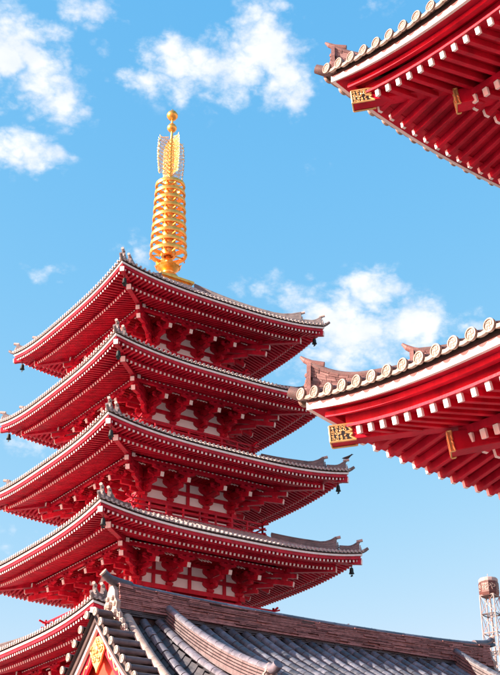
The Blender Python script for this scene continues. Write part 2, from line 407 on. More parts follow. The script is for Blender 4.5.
    for q in range(4):
        w = RZ(q)
        put('barrel_tiles', tile, roof, w, 'stuff'); put('white_eave_band', white, roof, w); put('eave_gap', dark, roof, w)
        put('fascia_board', fas, roof, w); put('fascia_lip', lip, roof, w)
        put('flying_rafters', fm, roof, w, 'stuff'); put('base_rafters', bm, roof, w, 'stuff'); put('soffit_board', sm, roof, w); put('rafter_bearer', kio, roof, w)
        put('hip_beam', hipf, roof, w); put('hip_beam', hipb, roof, w); put('hip_ridge', rmain, roof, w); put('hip_ridge', rsub, roof, w); put('wind_bell', bell, roof, w)
    return roof

def boat(mb, s0, n0, n1, half, z0, z1, m=0, axis='s', foot=.16):
    """curved bracket arm: narrow foot swelling to a wide top"""
    h = z1-z0
    pr = [(foot, 0), (foot+.02, .22*h), (lerp(foot, half, .45), .34*h), (lerp(foot, half, .85), .52*h), (half, .72*h), (half, h)]
    pts = [(x, z0+y) for x, y in pr]+[(-x, z0+y) for x, y in reversed(pr)]
    if axis == 's': mb.prism([V((s0+x, -n0, y)) for x, y in pts], V((0, -(n1-n0), 0)), m)
    else: mb.prism([V((n0, -(s0+x), y)) for x, y in pts], V((n1-n0, 0, 0)), m)

def block(mb, c, w, h, m=0, d=V((0, -1, 0))):
    """bearing block: square top, tapered foot"""
    d = V(d).normalized(); sd = d.cross(Z); c = V(c); vs = []
    for k, (ww, z) in enumerate(((.32*w, 0), (.5*w, .45*h), (.5*w, h))):
        vs += [c+sd*(x*ww)+d*(y*ww)+Z*z for x, y in ((-1, -1), (1, -1), (1, 1), (-1, 1))]
    fs = [(3, 2, 1, 0), (8, 9, 10, 11)]+[(k*4+i, k*4+(i+1) % 4, k*4+4+(i+1) % 4, k*4+4+i) for k in (0, 1) for i in range(4)]
    mb.add(vs, fs, m)

def bracket_mesh(b):
    """three-stepped bracket set in front of the wall at s=0, n measured from wall plane b, z from eave level"""
    mb = MB(); P = lambda s, o, z: V((s, -(b+o), z))
    block(mb, P(0, .06, -1.56), .36, .2)
    boat(mb, 0, b-.02, b+.16, .46, -1.40, -1.00, foot=.12); boat(mb, 0, b-.02, b+.16, .46, -.76, -.32, foot=.12)
    for s in (-.36, 0, .36): block(mb, P(s, .08, -1.0), .19, .14); block(mb, P(s, .08, -.33), .19, .12)
    # outward arms
    mb.beam(P(0, 0, -1.20), P(0, .78, -1.20), .16, .2); mb.beam(P(0, 0, -.92), P(0, 1.38, -.92), .19, .22)
    for o, z in ((.66, -1.11), (1.26, -.80)):
        block(mb, P(0, o, z), .26, .15)
    boat(mb, 0, b+1.19, b+1.33, .42, -.68, -.48, foot=.12)
    for s in (-.33, 0, .33):
        block(mb, P(s, 1.26, -.48), .18, .12)
    mb.beam(P(-.0, .55, -.60), P(0, 1.0, -.60), .17, .2)
    # tail rafter with white end
    mb.beam(P(0, .2, -.36), P(0, 2.10, -.86), .19, .25, 0, 1, .05)
    block(mb, P(0, 1.86, -.72), .25, .16); boat(mb, 0, b+1.78, b+1.94, .50, -.57, -.38, foot=.14)
    for s in (-.40, 0, .40): block(mb, P(s, 1.86, -.39), .2, .10)
    return mb
def pag_storey(k):
    b, e = BW[k], EZ[k]; z0 = slab_z(k); ci = CI[k]
    mb = MB(); c = b-.06
    mb.box((-c, -c, z0-.6), (c, c, e+.35)); wall = mb.build('storey_wall', pag, CORE)
    colxs = (-b, -ci, ci, b)
    # columns
    cm = MB(); cm.lathe([(.2, z0), (.2, e-1.58), (.16, e-1.5)], (0, 0, 0), 14); cme = cm.mesh('column', [RED], smooth=True)
    for q in range(4):
        for s in colxs[:-1]: put('column', cme, wall, RZ(q) @ Matrix.Translation((s, -b, 0)))
    P = lambda s, n, z: V((s, -n, z))
    # horizontal beams
    bmsh = []
    for zc, h, w, ext in ((e-1.66, .24, .30, .34), (e-1.98, .15, .22, .12), (e-.885, .2, .2, .25), (e-.16, .2, .24, .2), (z0+.22, .22, .34, .2)):
        m_ = MB(); m_.beam(P(-b-ext, b+.06, zc), P(b+ext, b+.06, zc), w, h); bmsh.append(m_.mesh('tie_beam', [RED]))
    pl = MB(); o = b+1.86; pl.beam(P(-o-.35, o, e-.19), P(o+.35, o, e-.19), .2, .22, 0, 1); bmsh.append(pl.mesh('eave_purlin', MR))
    # ceiling between wall and purlin with battens
    ce = MB(); ce.grid([[P(u*n, n, e-.09) for u in (-1, -.5, 0, .5, 1)] for n in (b, b+1.9)])
    ceil = ce.mesh('eave_ceiling', [CORE], fix=False)
    bt = MB(); n = int(2*(b+1.7)/.3)
    for i in range(n+1):
        s = -(b+1.7)+i*2*(b+1.7)/n; a = max(b, abs(s))
        if b+1.8-a > .1: bt.beam(P(s, a, e-.115), P(s, b+1.8, e-.115), .05, .05)
    # white painted ribs that show as slashes between the tail rafters
    for s0, c_ in ((0, 4), (-(ci+b)/2, 3), ((ci+b)/2, 3), (-(b+1.0), 2), (b+1.0, 2)):
        for i in range(c_):
            s = s0+(i-(c_-1)/2)*.2; bt.beam(P(s-.03, b+1.46, e-.22), P(s+.03, b+1.72, e-.40), .04, .05, 1)
    # fine row of white ends along the purlin
    n = int(2*(b+2)/.27)
    for i in range(n): s = (i-(n-1)/2)*.27; bt.box((s-.05, -(b+1.99), e-.145), (s+.05, -(b+1.955), e-.105), 1)
    bat = bt.mesh('ceiling_battens', [CORE, WHITE])
    # plaster panels and struts
    panels = []
    bays = [(-b, -ci), (-ci, ci), (ci, b)]
    for a, c2 in bays:
        for zlo, zhi in ((-1.50, -.98), (-.79, -.26)):
            m_ = MB(); m_.box((a+.12, -(b+.015), e+zlo), (c2-.12, -(b-.08), e+zhi)); panels.append(m_.mesh('plaster_panel', [PLASTER]))
    for a, c2 in bays:
        m_ = MB(); m_.box((a+.24, -(b+.015), z0+.34), (c2-.24, -(b-.08), z0+.78)); panels.append(m_.mesh('plaster_panel', [PLASTER]))
    struts = []
    for i, (a, c2) in enumerate(bays):
        if k <= 1 or (k == 2 and i == 1):
            m_ = MB(); x = (a+c2)/2
            m_.box((x-.09, -(b+.12), e-1.54), (x+.09, -(b+.0), e-.99)); m_.box((x-.09, -(b+.12), e-.78), (x+.09, -(b+.0), e-.26))
            struts.append(m_.mesh('strut', [RED]))
    # small triangular inset blocks beside the arms
    br = bracket_mesh(b).mesh('bracket', MR)
    # corner bracket: diagonal arms
    cb = MB(); dg = V((-1, -1, 0)).normalized(); C0 = V((-b, -b, e)); r2 = math.sqrt(2)
    block(cb, C0+dg*.1+Z*-1.56, .46, .26, 0, dg)
    cb.beam(C0-Z*1.22, C0+dg*(.8*r2)-Z*1.22, .2, .22); cb.beam(C0-Z*.92, C0+dg*(1.4*r2)-Z*.92, .2, .22)
    for o, z in ((.66, -1.11), (1.26, -.80)): block(cb, C0+dg*(o*r2)+Z*z, .3, .2, 0, dg)
    cb.beam(C0+dg*.3-Z*.40, C0+dg*(2.22*r2)-Z*.93, .22, .26, 0, 1, .05)
    cb.beam(C0+dg*.3-Z*.22, C0+dg*(2.38*r2)-Z*.50, .22, .24, 0, 1, .05)
    block(cb, C0+dg*(1.86*r2)-Z*.74, .3, .2, 0, dg)
    cbm = cb.mesh('corner_bracket', MR)
    for q in range(4):
        w = RZ(q)
        for m_ in bmsh: put(m_.name.split('.')[0], m_, wall, w)
        put('eave_ceiling', ceil, wall, w); put('ceiling_battens', bat, wall, w, 'stuff')
        for m_ in panels: put('plaster_panel', m_, wall, w)
        for m_ in struts: put('strut', m_, wall, w)
        for s in colxs: put('bracket', br, wall, w @ Matrix.Translation((s, 0, e)))
        put('corner_bracket', cbm, wall, w)
    # balcony and railing
    if k:
        r = RL[k]; fl = MB(); fl.box((-r, -r, z0-.14), (r, r, z0)); fl.build('balcony_floor', wall, WHITE)
        fl = MB(); fl.box((-r+.08, -r+.08, z0-.5), (r-.08, r-.08, z0-.145)); fl.build('balcony_base', wall, RED)
        rl = MB(); n = r-.1
        cnt = max(5, int(round(2*n/1.05)))
        for i in range(cnt+1):
            s = -n+i*2*n/cnt
            rl.beam(P(s, n, z0), P(s, n, z0+.66 if 0 < i < cnt else z0+.86), .09, .09, up=V((1, 0, 0)))
        for zz, t in ((.12, .10), (.42, .07), (.70, .085)):
            ex = .42 if zz > .5 else .26
            path = [P(-n-ex, n, z0+zz+(.10 if zz > .5 else .0)), P(-n-.1, n, z0+zz), P(n+.1, n, z0+zz), P(n+ex, n, z0+zz+(.10 if zz > .5 else .0))]
            for i in range(3): rl.beam(path[i], path[i+1], t, t, 0)
        rlm = rl.mesh('railing', [RED])
        for q in range(4): put('railing', rlm, wall, RZ(q))
    return wall
for k in range(5):
    pag_roof(k); pag_storey(k)
# stone base under the first storey
mb = MB(); mb.box((-11, -11, 0), (11, 11, 5.2)); mb.box((-11.3, -11.3, 5.2), (11.3, 11.3, 5.6)); mb.build('base_building', pag, CONC)
mb = MB(); mb.box((-4.9, -4.9, 5.6), (4.9, 4.9, 9.6)); mb.build('ground_storey', pag, CORE)

# ---- golden finial
fb = MB(); fb.tube([(0, 0, 38.5), (0, 0, 47), (0, 0, 52.3)], [.17, .14, .06], 12); fin = fb.build('finial', pag, GOLD, smooth=True)
fb = MB()
for h, z0, z1 in ((1.2, 38.2, 38.40), (1.08, 38.40, 38.74), (1.24, 38.74, 38.90)): fb.box((-h, -h, z0), (h, h, z1))
fb.build('dew_basin', fin, GOLD)
fb = MB(); fb.lathe([(.80, 0), (.84, .08), (.80, .35), (.62, .62), (.40, .74), (.34, .80), (.36, .9), (.55, 1.0), (.78, 1.22), (.80, 1.26), (.5, 1.22), (.25, 1.2), (.22, 1.7), (.30, 1.78), (.18, 1.9)], (0, 0, 38.90), 24)
fb.build('inverted_bowl', fin, GOLD, smooth=True)
for i in range(10):
    a = i*math.pi/5; lp = MB(); d = V((math.cos(a), math.sin(a), 0)); s_ = V((-d.y, d.x, 0))
    lp.add([d*.42+Z*39.9+s_*.08, d*.42+Z*39.9-s_*.08, d*.78+Z*40.1-s_*.2, d*.78+Z*40.1+s_*.2, d*.90+Z*40.35], [(0, 1, 2, 3), (3, 2, 4)])
    lp.add([d*.40+Z*39.94+s_*.08, d*.40+Z*39.94-s_*.08, d*.75+Z*40.14-s_*.2, d*.75+Z*40.14+s_*.2, d*.88+Z*40.36], [(3, 2, 1, 0), (4, 2, 3)])
    lp.build('lotus_petal', fin, GOLD, fix=False)
for i in range(9):
    z = 41.15+i*.655; r = lerp(1.2, .98, i/8); rg = MB()
    prof = [(r-.13, -.11), (r, -.13), (r+.03, -.01), (r, .12), (r-.13, .13), (r-.15, 0)]
    n = 36; vs = [(q*math.cos(2*math.pi*a/n), q*math.sin(2*math.pi*a/n), z+h) for a in range(n) for q, h in prof]
    rg.add(vs, [(a*6+j, a*6+(j+1) % 6, ((a+1) % n)*6+(j+1) % 6, ((a+1) % n)*6+j) for a in range(n) for j in range(6)])
    prof = [(.30, -.2), (.46, -.22), (.5, 0), (.46, .22), (.30, .2)]
    vs = [(q*math.cos(2*math.pi*a/18), q*math.sin(2*math.pi*a/18), z+h) for a in range(18) for q, h in prof]
    rg.add(vs, [(a*5+j, a*5+(j+1) % 5, ((a+1) % 18)*5+(j+1) % 5, ((a+1) % 18)*5+j) for a in range(18) for j in range(5)])
    for a in range(8):
        t = a*math.pi/4; d = V((math.cos(t), math.sin(t), 0)); rg.beam(d*.12+Z*z, d*(r-.05)+Z*z, .07, .10)
        rg.lathe([(.015, .0), (.035, -.04), (.05, -.14), (.01, -.15)], d*(r+.01)+Z*(z-.12), 7)
    rg.build('finial_ring', fin, GOLD, smooth=True)
rnd = random.Random(3)
for q in range(4):
    a = q*math.pi/2; d = V((math.cos(a), math.sin(a), 0)); vn = MB()
    zb, zt = 47.15, 50.35
    def edge(z): t = (z-zb)/(zt-zb); return .86+.12*math.sin(math.pi*t) if t < .9 else .9*(1-.75*((t-.86)/.14)**2)
    out_ = [d*(edge(lerp(zb, zt, i/24))+.05*math.sin(i*2.1))+Z*lerp(zb, zt, i/24) for i in range(25)]
    vn.tube(out_, .028, 5)
    for iz in range(17):
        for ix in range(6):
            z = zb+.12+iz*.18+rnd.uniform(-.03, .03); x = .14+ix*.165+rnd.uniform(-.03, .03)+(.08 if iz % 2 else 0); rr = rnd.uniform(.075, .105); a0 = rnd.uniform(0, 6.28)
            if z > zt-.1 or x+rr > edge(z)+.03: continue
            vn.tube([d*(x+rr*(1-.05*j)*math.cos(a0+j*.7))+Z*(z+rr*(1-.05*j)*math.sin(a0+j*.7)) for j in range(10)], .017, 4)
    for i in range(9):
        z = lerp(zb+.1, zt-.6, i/8); vn.tube([d*.08+Z*z, d*.3+Z*(z+.28), d*.6+Z*(z+.32), d*(edge(z)+.04)+Z*(z+.52)], [.03, .03, .022, .012], 5)
    for i in range(14):
        z = lerp(zb, zt-.3, i/13); x = edge(z); vn.tube([d*(x-.02)+Z*z, d*(x+.07)+Z*(z+.08), d*(x+.10)+Z*(z+.2)], [.025, .02, .008], 5)
    vn.build('flame_vane', fin, GOLDP, smooth=True)
fb = MB(); fb.lathe([(.02, -.33), (.20, -.27), (.33, -.08), (.33, .05), (.22, .25), (.05, .33)], (0, 0, 51.2), 18); fb.build('dragon_ball', fin, GOLD, smooth=True)
fb = MB(); fb.lathe([(.05, -.4), (.24, -.33), (.38, -.12), (.38, .04), (.28, .22), (.13, .36), (.02, .52)], (0, 0, 52.28), 18); fb.build('sacred_jewel', fin, GOLD, smooth=True)

# ================================================================== GATE
gate = thing('temple_gate', 'large red two tiered temple gate with white banded eaves and round pale tile ends', 'temple gate', (-17.5, -53, 0))
GOFF = Matrix.Translation((17.5, 53, 0))
def gput(name, mb, parent, mats, top=False, **k):
    o = mb.build(name, parent, mats, **k)
    if top: o.matrix_local = GOFF
    return o
def cap_mesh():
    mb = MB()   # round end tile facing -X, with a rim and a raised manji
    mb.lathe([(.09, 0), (.097, .03), (.097, .05), (.077, .052), (.073, .038), (.001, .038)], (0, 0, 0), 20, 0, axis=(-1, 0, 0))
    w = .012; a = .045; x = -.045
    def bar(y0, z0, y1, z1): mb.box((x, min(y0, y1)-w/2, min(z0, z1)-w/2), (-.03, max(y0, y1)+w/2, max(z0, z1)+w/2))
    bar(-a, 0, a, 0); bar(0, -a, 0, a)
    # seen from -X the picture's right is -Y
    bar(0, a, a, a); bar(0, -a, -a, -a); bar(a, 0, a, -a); bar(-a, 0, -a, a)
    return mb.mesh('round_tile_end', [GCAP])
CAPM = cap_mesh()
def gate_roof(xc, yc, e, U, top):
    S, LY, LX = 6.0, 25.0, 15.0       # eave lengths along Y and X
    def lift(s, d): return U*max(0, 1-s/S)**3*max(0, 1-max(0, d)/4.5)
    def lift2(s, d, L): return lift(min(s, L-s), d)
    def deck(s, d, L): return e+.10+.36*d+.03*d*d+lift2(s, d, L)
    sides = [(lambda s, d, z: V((xc+d, yc-s, z)), LY, V((-1, 0, 0)), V((0, -1, 0))), (lambda s, d, z: V((xc+s, yc-d, z)), LX, V((0, 1, 0)), V((1, 0, 0)))]
    # deck over all four slopes
    mb = MB(); D = LX/2-.02 if top else 4.2
    for P, L, o, al in sides:
        rows = []
        for i in range(9):
            d = lerp(-.1, D, i/8); rows.append([P(lerp(d, L-d, u/40), d, deck(lerp(d, L-d, u/40), d, L)) for u in range(41)])
        mb.grid(rows)
        # the opposite slope, plain
        rows2 = []
        for r in rows: rows2.append([V((2*(xc+LX/2)-p.x, p.y, p.z)) if L == LY else V((p.x, 2*(yc-LY/2)-p.y, p.z)) for p in r])
        mb.grid(rows2)
    roof = gput('tiled_roof', mb, gate, GTILE, top=True, fix=False)
    # barrel rolls (stuff), end caps (each one), drip tiles
    rolls = MB(); drip = MB(); capn = 0; rest = MB()
    for si, (P, L, o, al) in enumerate(sides):
        n = int(L/.33)
        for i in range(n+1):
            s = .06+i*.33; d1 = min(D, s, L-s)
            if d1 < .05: d1 = .05
            path = [P(s, lerp(-.11, d1, t/6), deck(s, lerp(-.11, d1, t/6), L)+.02) for t in range(7)]
            rolls.roll(path, al, Z, .088, 6)
            c = path[0]+Z*.028+o*.0
            if s < 9.5:
                mw = Matrix.Translation(c) if si == 0 else Matrix.Translation(c) @ Matrix.Rotation(-math.pi/2, 4, 'Z')
                put('round_tile_end', CAPM, roof, mw)
            else: rest.lathe([(.098, 0), (.104, .05), (.07, .05)], c, 12, 0, axis=o)
            if i < n:
                s2 = s+.165; z = deck(s2, -.08, L)
                pts = [(-.16, .02), (-.12, -.015), (-.06, -.036), (0, -.042), (.06, -.036), (.12, -.015), (.16, .02), (.1, .03), (0, .01), (-.1, .03)]
                drip.prism([P(s2+x, -.13, z+y) for x, y in pts], -o*.05)
    rolls.build('barrel_tiles', roof, GTILE, kind='stuff'); drip.build('drip_tiles', roof, GCAP, kind='stuff'); rest.build('round_tile_ends', roof, GCAP, kind='stuff')
    # eave boards: continuous mouldings that follow the lift
    def strip(name, d0, z0, z1, th, m, ch=0):
        mb = MB()
        for P, L, o, al in sides:
            ss_ = [d0+(L-2*d0)*u/60 for u in range(61)]; vs = []; fs = []
            for s in ss_:
                l = lift2(s, d0, L)+e; k = 0
                s1 = lerp(s, L/2, th/(L/2))
                vs += [P(s, d0, l+z0), P(s, d0, l+z1), P(s1, d0+th, l+z1), P(s1, d0+th, l+z0)]
            for i in range(60):
                for a in range(4):
                    j = (a+1) % 4; fs.append((i*4+a, i*4+j, i*4+4+j, i*4+4+a))
            mb.add(vs, fs)
        return mb.build(name, roof, m)
    strip('tile_bed', .00, .004, .085, .3, BROWN)
    strip('white_eave_band', 0, -.115, 0, .06, WHITE)
    strip('eave_soffit', .062, -.10, -.05, .45, RED)
    strip('fascia_lip', .20, -.185, -.098, .10, RED)
    strip('inner_fascia', .42, -.32, -.10, .1, RED)
    # rafters
    fs0, bs0 = .39, 1.62
    fz = lambda s, d: e-.385+(d-fs0)*.22+lift(s, d)
    bz = lambda s, d: e-.38+(d-bs0)*.27+lift(s, d)
    restf = MB(); restb = MB()
    for si, (P, L, o, al) in enumerate(sides):
        n = int((L/2)/.265)
        for i in range(2*n):
            s = .74+i*.265
            if s > L-.6: break
            near = s < 5.2
            d1 = min(1.85, s+.03); d1b = min(4.6, s+.03)
            sl = min(s, L-s)
            for kind in ('fly', 'base'):
                d0 = fs0 if kind == 'fly' else bs0; dd = d1 if kind == 'fly' else d1b; zf = fz if kind == 'fly' else bz
                dd = min(dd, sl+.03)
                if dd-d0 < .1: continue
                mb = MB() if near else (restf if kind == 'fly' else restb)
                mb.beam(P(s, dd, zf(sl, dd)), P(s, d0, zf(sl, d0)), .082 if kind == 'fly' else .10, .125 if kind == 'fly' else .145, 0, 1, .05, ch=.006 if near else 0)
                if near: mb.build('flying_rafter' if kind == 'fly' else 'base_rafter', roof, MR)
    restf.build('flying_rafters', roof, MR, kind='stuff'); restb.build('base_rafters', roof, MR, kind='stuff')
    # soffit boards and rafter bearers
    mb = MB()
    for P, L, o, al in sides:
        for zf, da, db, dz in ((fz, .37, 1.85, .07), (bz, bs0+.04, 4.6, .088)):
            mb.grid([[P(lerp(d, L-d, u/50), d, zf(min(lerp(d, L-d, u/50), L-lerp(d, L-d, u/50)), d)+dz) for u in range(51)] for d in [lerp(da, db, i/5) for i in range(6)]])
    mb.build('soffit_board', roof, RED, fix=False)
    def bearer(name, d0, th, zf, za, zb, scal=False):
        mb = MB()
        for P, L, o, al in sides:
            vs = []; fs = []; nn = 60
            for u in range(nn+1):
                s = d0+(L-2*d0)*u/nn; z = zf(min(s, L-s), d0); s1 = lerp(s, L/2, th/(L/2))
                vs += [P(s, d0, z+za), P(s, d0, z+zb), P(s1, d0+th, z+zb), P(s1, d0+th, z+za)]
            for i in range(nn):
                for a in range(4):
                    j = (a+1) % 4; fs.append((i*4+a, i*4+j, i*4+4+j, i*4+4+a))
            mb.add(vs, fs)
        mb.build(name, roof, RED)
    bearer('rafter_cover_board', .345, .2, fz, .068, .112); bearer('rafter_bearer', bs0-.02, .16, bz, .086, .21)
    # hip beams with gilded end plates
    dg = V((-1, 1, 0)).normalized(); C0 = V((xc, yc, e))
    def dp(d, z): return V((xc+d, yc-d, z))
    Lc = e+U
    hb = MB(); a, b_ = dp(2.6, Lc-.40), dp(.26, Lc-.60); hb.beam(a, b_, .22, .24, ch=.01)
    h1 = hb.build('hip_beam', roof, RED)
    hb = MB(); a2, b2 = dp(5, Lc-.25), dp(1.50, Lc-.86); hb.beam(a2, b2, .26, .30, ch=.01); h2 = hb.build('hip_beam', roof, RED)
    for (p, q, beam_o, ln, w, h) in ((b_, a, h1, .36, .22, .24), (b2, a2, h2, .05, .26, .30)):
        dv = (q-p).normalized(); sd = dv.cross(Z).normalized(); u = sd.cross(dv)
        for sg in (-1, 1):
            pl = MB(); of = sd*(sg*(w/2+.002)); t = sd*(sg*.008)
            H = h/2
            shape = [(-.01, -H-.01), (ln*1.05, -H-.01), (ln*.80, -H*.55), (ln*.92, -H*.2), (ln*.62, 0), (ln*.92, H*.2), (ln*.80, H*.55), (ln*1.05, H+.01), (-.01, H+.01)]
            pl.prism([p+dv*x+u*y+of for x, y in shape], t, 0 if ln > .2 else 1)
            pts = [p+dv*x+u*y+of+t for x, y in shape]
            for i in range(len(pts)): pl.tube([pts[i], pts[(i+1) % len(pts)]], .016, 6, 1)
            if ln > .2:
                rn = random.Random(5)
                for gx in range(5):
                    for gy in range(5):
                        cx, cy, rr = .035+gx*.062+rn.uniform(-.008, .008), -.092+gy*.046+rn.uniform(-.006, .006), rn.uniform(.016, .03)
                        lim = ln*.62+abs(cy)/(h/2)*ln*.3
                        if cx+rr > lim: continue
                        a0 = rn.uniform(0, 6)
                        pl.tube([p+dv*(cx+rr*(1-.085*j)*math.cos(a0+j*.75))+u*(cy+rr*(1-.085*j)*math.sin(a0+j*.75))+of+t for j in range(10)], .009, 5, 1)
            pl.build('gilded_plate', roof, [BLACK, GOLDM])
        pl = MB(); of = -dv*.004
        pl.prism([p+of+sd*(x*(w/2+.01))+u*(y*(h/2+.01)) for x, y in ((-1, -1), (1, -1), (1, 1), (-1, 1))], -dv*.012, 1)
        for x0, y0, x1, y1 in ((-1, -1, 1, -1), (1, -1, 1, 1), (1, 1, -1, 1), (-1, 1, -1, -1), (-.5, -.6, .5, .6), (-.5, .6, .5, -.6)):
            pl.tube([p-dv*.016+sd*(x0*w/2)+u*(y0*h/2), p-dv*.016+sd*(x1*w/2)+u*(y1*h/2)], .012, 6, 1)
        pl.build('gilded_end_cap', roof, [BLACK, GOLDM])
    # hip ridges: courses of flat tiles, each brick-like tile its own relief
    def brick_ridge(da, db, h0, upt, name, w=.30):
        mb = MB(); rn = random.Random(int(da*100)); nc = 9; Ltot = (da-db)*math.sqrt(2)
        H = lambda t: h0+upt*max(0, (t-.35)/.65)**2.2
        base = lambda d: deck(d, d, LY)+.0
        for c in range(nc):
            x = -rn.random()*.18
            while x < Ltot:
                x0, x1 = max(0, x), min(Ltot, x+.15-.007); x += .15
                if x1-x0 < .02: continue
                t0, t1 = x0/Ltot, x1/Ltot; d0, d1 = lerp(da, db, t0), lerp(da, db, t1)
                ww = w*(1-.05*c)/2+rn.uniform(-.006, .008); sd = V((1, 1, 0)).normalized()
                za0, za1 = base(d0)+H(t0)*c/nc, base(d1)+H(t1)*c/nc; zb0, zb1 = base(d0)+H(t0)*(c+1)/nc-.007, base(d1)+H(t1)*(c+1)/nc-.007
                if c == 0: za0 -= .1; za1 -= .1
                p0, p1 = dp(d0, 0), dp(d1, 0)
                mb.add([p0-sd*ww+Z*za0, p0+sd*ww+Z*za0, p0+sd*ww+Z*zb0, p0-sd*ww+Z*zb0, p1-sd*ww+Z*za1, p1+sd*ww+Z*za1, p1+sd*ww+Z*zb1, p1-sd*ww+Z*zb1],
                       [(0, 1, 2, 3), (7, 6, 5, 4), (0, 4, 5, 1), (1, 5, 6, 2), (2, 6, 7, 3), (3, 7, 4, 0)], rn.choice((0, 0, 1)))
        path = [dp(lerp(da, db, i/16), base(lerp(da, db, i/16))+H(i/16)+.02) for i in range(17)]
        mb2 = MB(); mb2.tube(path, .055, 10)
        core = MB(); 
        for i in range(16):
            a, b_ = path[i], path[i+1]; core.add([V((a.x-.035, a.y-.035, a.z-.5)), V((a.x+.035, a.y+.035, a.z-.5)), V((a.x+.035, a.y+.035, a.z-.02)), V((a.x-.035, a.y-.035, a.z-.02)), V((b_.x-.035, b_.y-.035, b_.z-.5)), V((b_.x+.035, b_.y+.035, b_.z-.5)), V((b_.x+.035, b_.y+.035, b_.z-.02)), V((b_.x-.035, b_.y-.035, b_.z-.02))], [(0, 1, 2, 3), (7, 6, 5, 4), (0, 4, 5, 1), (1, 5, 6, 2), (2, 6, 7, 3), (3, 7, 4, 0)])
        core.build('ridge_core', roof, BROWN); mb.build('ridge_tiles', roof, [GBRICK, GBRICK2], kind='stuff'); mb2.build('ridge_cap', roof, GTILE, smooth=True)
        en = MB(); p = dp(db, base(db)-.08); onigawara(en, p, dg, .40, H(1)+.14, 0)
        tip = dp(db, base(db)+H(1)+.05); en.tube([tip-dg*.2-Z*.06, tip+dg*.0-Z*.01, tip+dg*.10+Z*.05, tip+dg*.17+Z*.12], [.055, .055, .045, .02], 10)
        en.build('ridge_end_tile', roof, GCAP if False else GBRICK)
    brick_ridge(1.02, .07, .26, .27, 'first', .24); brick_ridge(4.1, 1.20, .28, .20, 'second', .26)
    # corner tip tile
    mb = MB(); q = V((xc, yc, deck(0, 0, LY)+.02)); mb.tube([q-dg*.2, q+dg*.1+Z*.02, q+dg*.26+Z*.10], [.10, .10, .085], 10); mb.build('corner_tile', roof, GTILE, smooth=True)
    return roof
gate_roof(-22.8, -43.38, 8.43, .57, False)
gate_roof(-22.36, -43.82, 14.55, .72, True)
# gate body: columns, walls, brackets (mostly beyond the frame)
def gate_body(x0, x1, y0, y1, z0, z1, cols):
    mb = MB(); mb.box((x0+.15, y0+.15, z0), (x1-.15, y1-.15, z1)); w = gput('gate_wall', mb, gate, PLASTER if z0 > 5 else RED, top=True)
    for cx in cols[0]:
        for cy in cols[1]:
            mb = MB(); mb.lathe([(.36, z0), (.36, z1-.9), (.30, z1-.85)], (cx, cy, 0), 18); mb.build('column', w, RED, smooth=True)
            for o in ((-1, 0, 0), (0, 1, 0)):
                if (o[0] and abs(cx-x0) > .1) or (o[1] and abs(cy-y1) > .1): continue
                ov = V(o); c = V((cx, cy, 0)); bk = MB(); sd = ov.cross(Z)
                block(bk, c+Z*(z1-.9), .7, .35, 0, ov)
                for st, z in ((.8, z1-.55), (1.5, z1-.25), (2.1, z1+.05)):
                    bk.beam(c+Z*z, c+ov*st+Z*z, .26, .26, 0, 1, .04)
                    bk.beam(c+ov*(st-.1)-sd*.7+Z*(z+.22), c+ov*(st-.1)+sd*.7+Z*(z+.22), .22, .2)
                    for k in (-.6, 0, .6): block(bk, c+ov*(st-.1)+sd*k+Z*(z+.3), .28, .16, 0, ov)
                bk.build('bracket', w, MR)
    for z in (z1-1.1, z1-.1):
        mb = MB(); mb.box((x0-.2, y0-.2, z), (x1+.2, y1+.2, z+.3)); mb.build('tie_beam', w, RED)
gate_body(-18.3, -12.3, -63.9, -47.9, 0, 8.9, ((-18.3, -15.3, -12.3), (-63.9, -60.7, -57.5, -54.3, -51.1, -47.9)))
gate_body(-17.9, -12.7, -63.5, -48.3, 9.9, 15.0, ((-17.9, -15.3, -12.7), (-63.5, -60.7, -57.5, -54.3, -51.1, -48.3)))
mb = MB(); mb.box((-18.8, -64.4, 8.9), (-11.8, -47.4, 9.9)); gput('storey_floor', mb, gate, RED, top=True)

# ================================================================== HALL WITH GREY TILED ROOF
hall = thing('tiled_hall', 'low hall with blue grey barrel tiled gable roof and long reddish ridge', 'hall', (-9.8, -26.9, 0))
HOFF = Matrix.Translation((9.8, 26.9, 0))
Y0, XL, XR = -26.9, -17.9, -1.75
def sstep(t): t = max(0, min(1, t)); return t*t*(3-2*t)
def hz(X, d):
    w = max(sstep((-15.45-X)/1.35), sstep((X+4.2)/1.35))
    return 10.04-(.68*d-.030*d*d)-w*(.40*d-.03*d*d)
DMAX = 6.0
def hp(X, d, sg=-1, up=0): return V((X, Y0+sg*d, hz(X, d)+up))
# deck with pan-tile courses
mb = MB(); PIT = .50; xs0 = XL+1.02
rowsx = [xs0+.03+i*PIT for i in range(int((XR-.95-xs0)/PIT)+1)]
for sg in (-1, 1):
    mb.grid([[hp(lerp(XL+.06, XR-.06, u/60), d, sg, -.17) for u in range(61)] for d in [DMAX*i/14 for i in range(15)]])
deck_o = mb.build('roof_deck', hall, SPAN, fix=False); deck_o.matrix_local = HOFF
def roofm(o): o.parent = deck_o; return o
TL = .40
pan = MB(); tiles_rest = MB(); nobj = 0
def slope_dir(X, d): return (hp(X, d+.05)-hp(X, d-.05)).normalized()
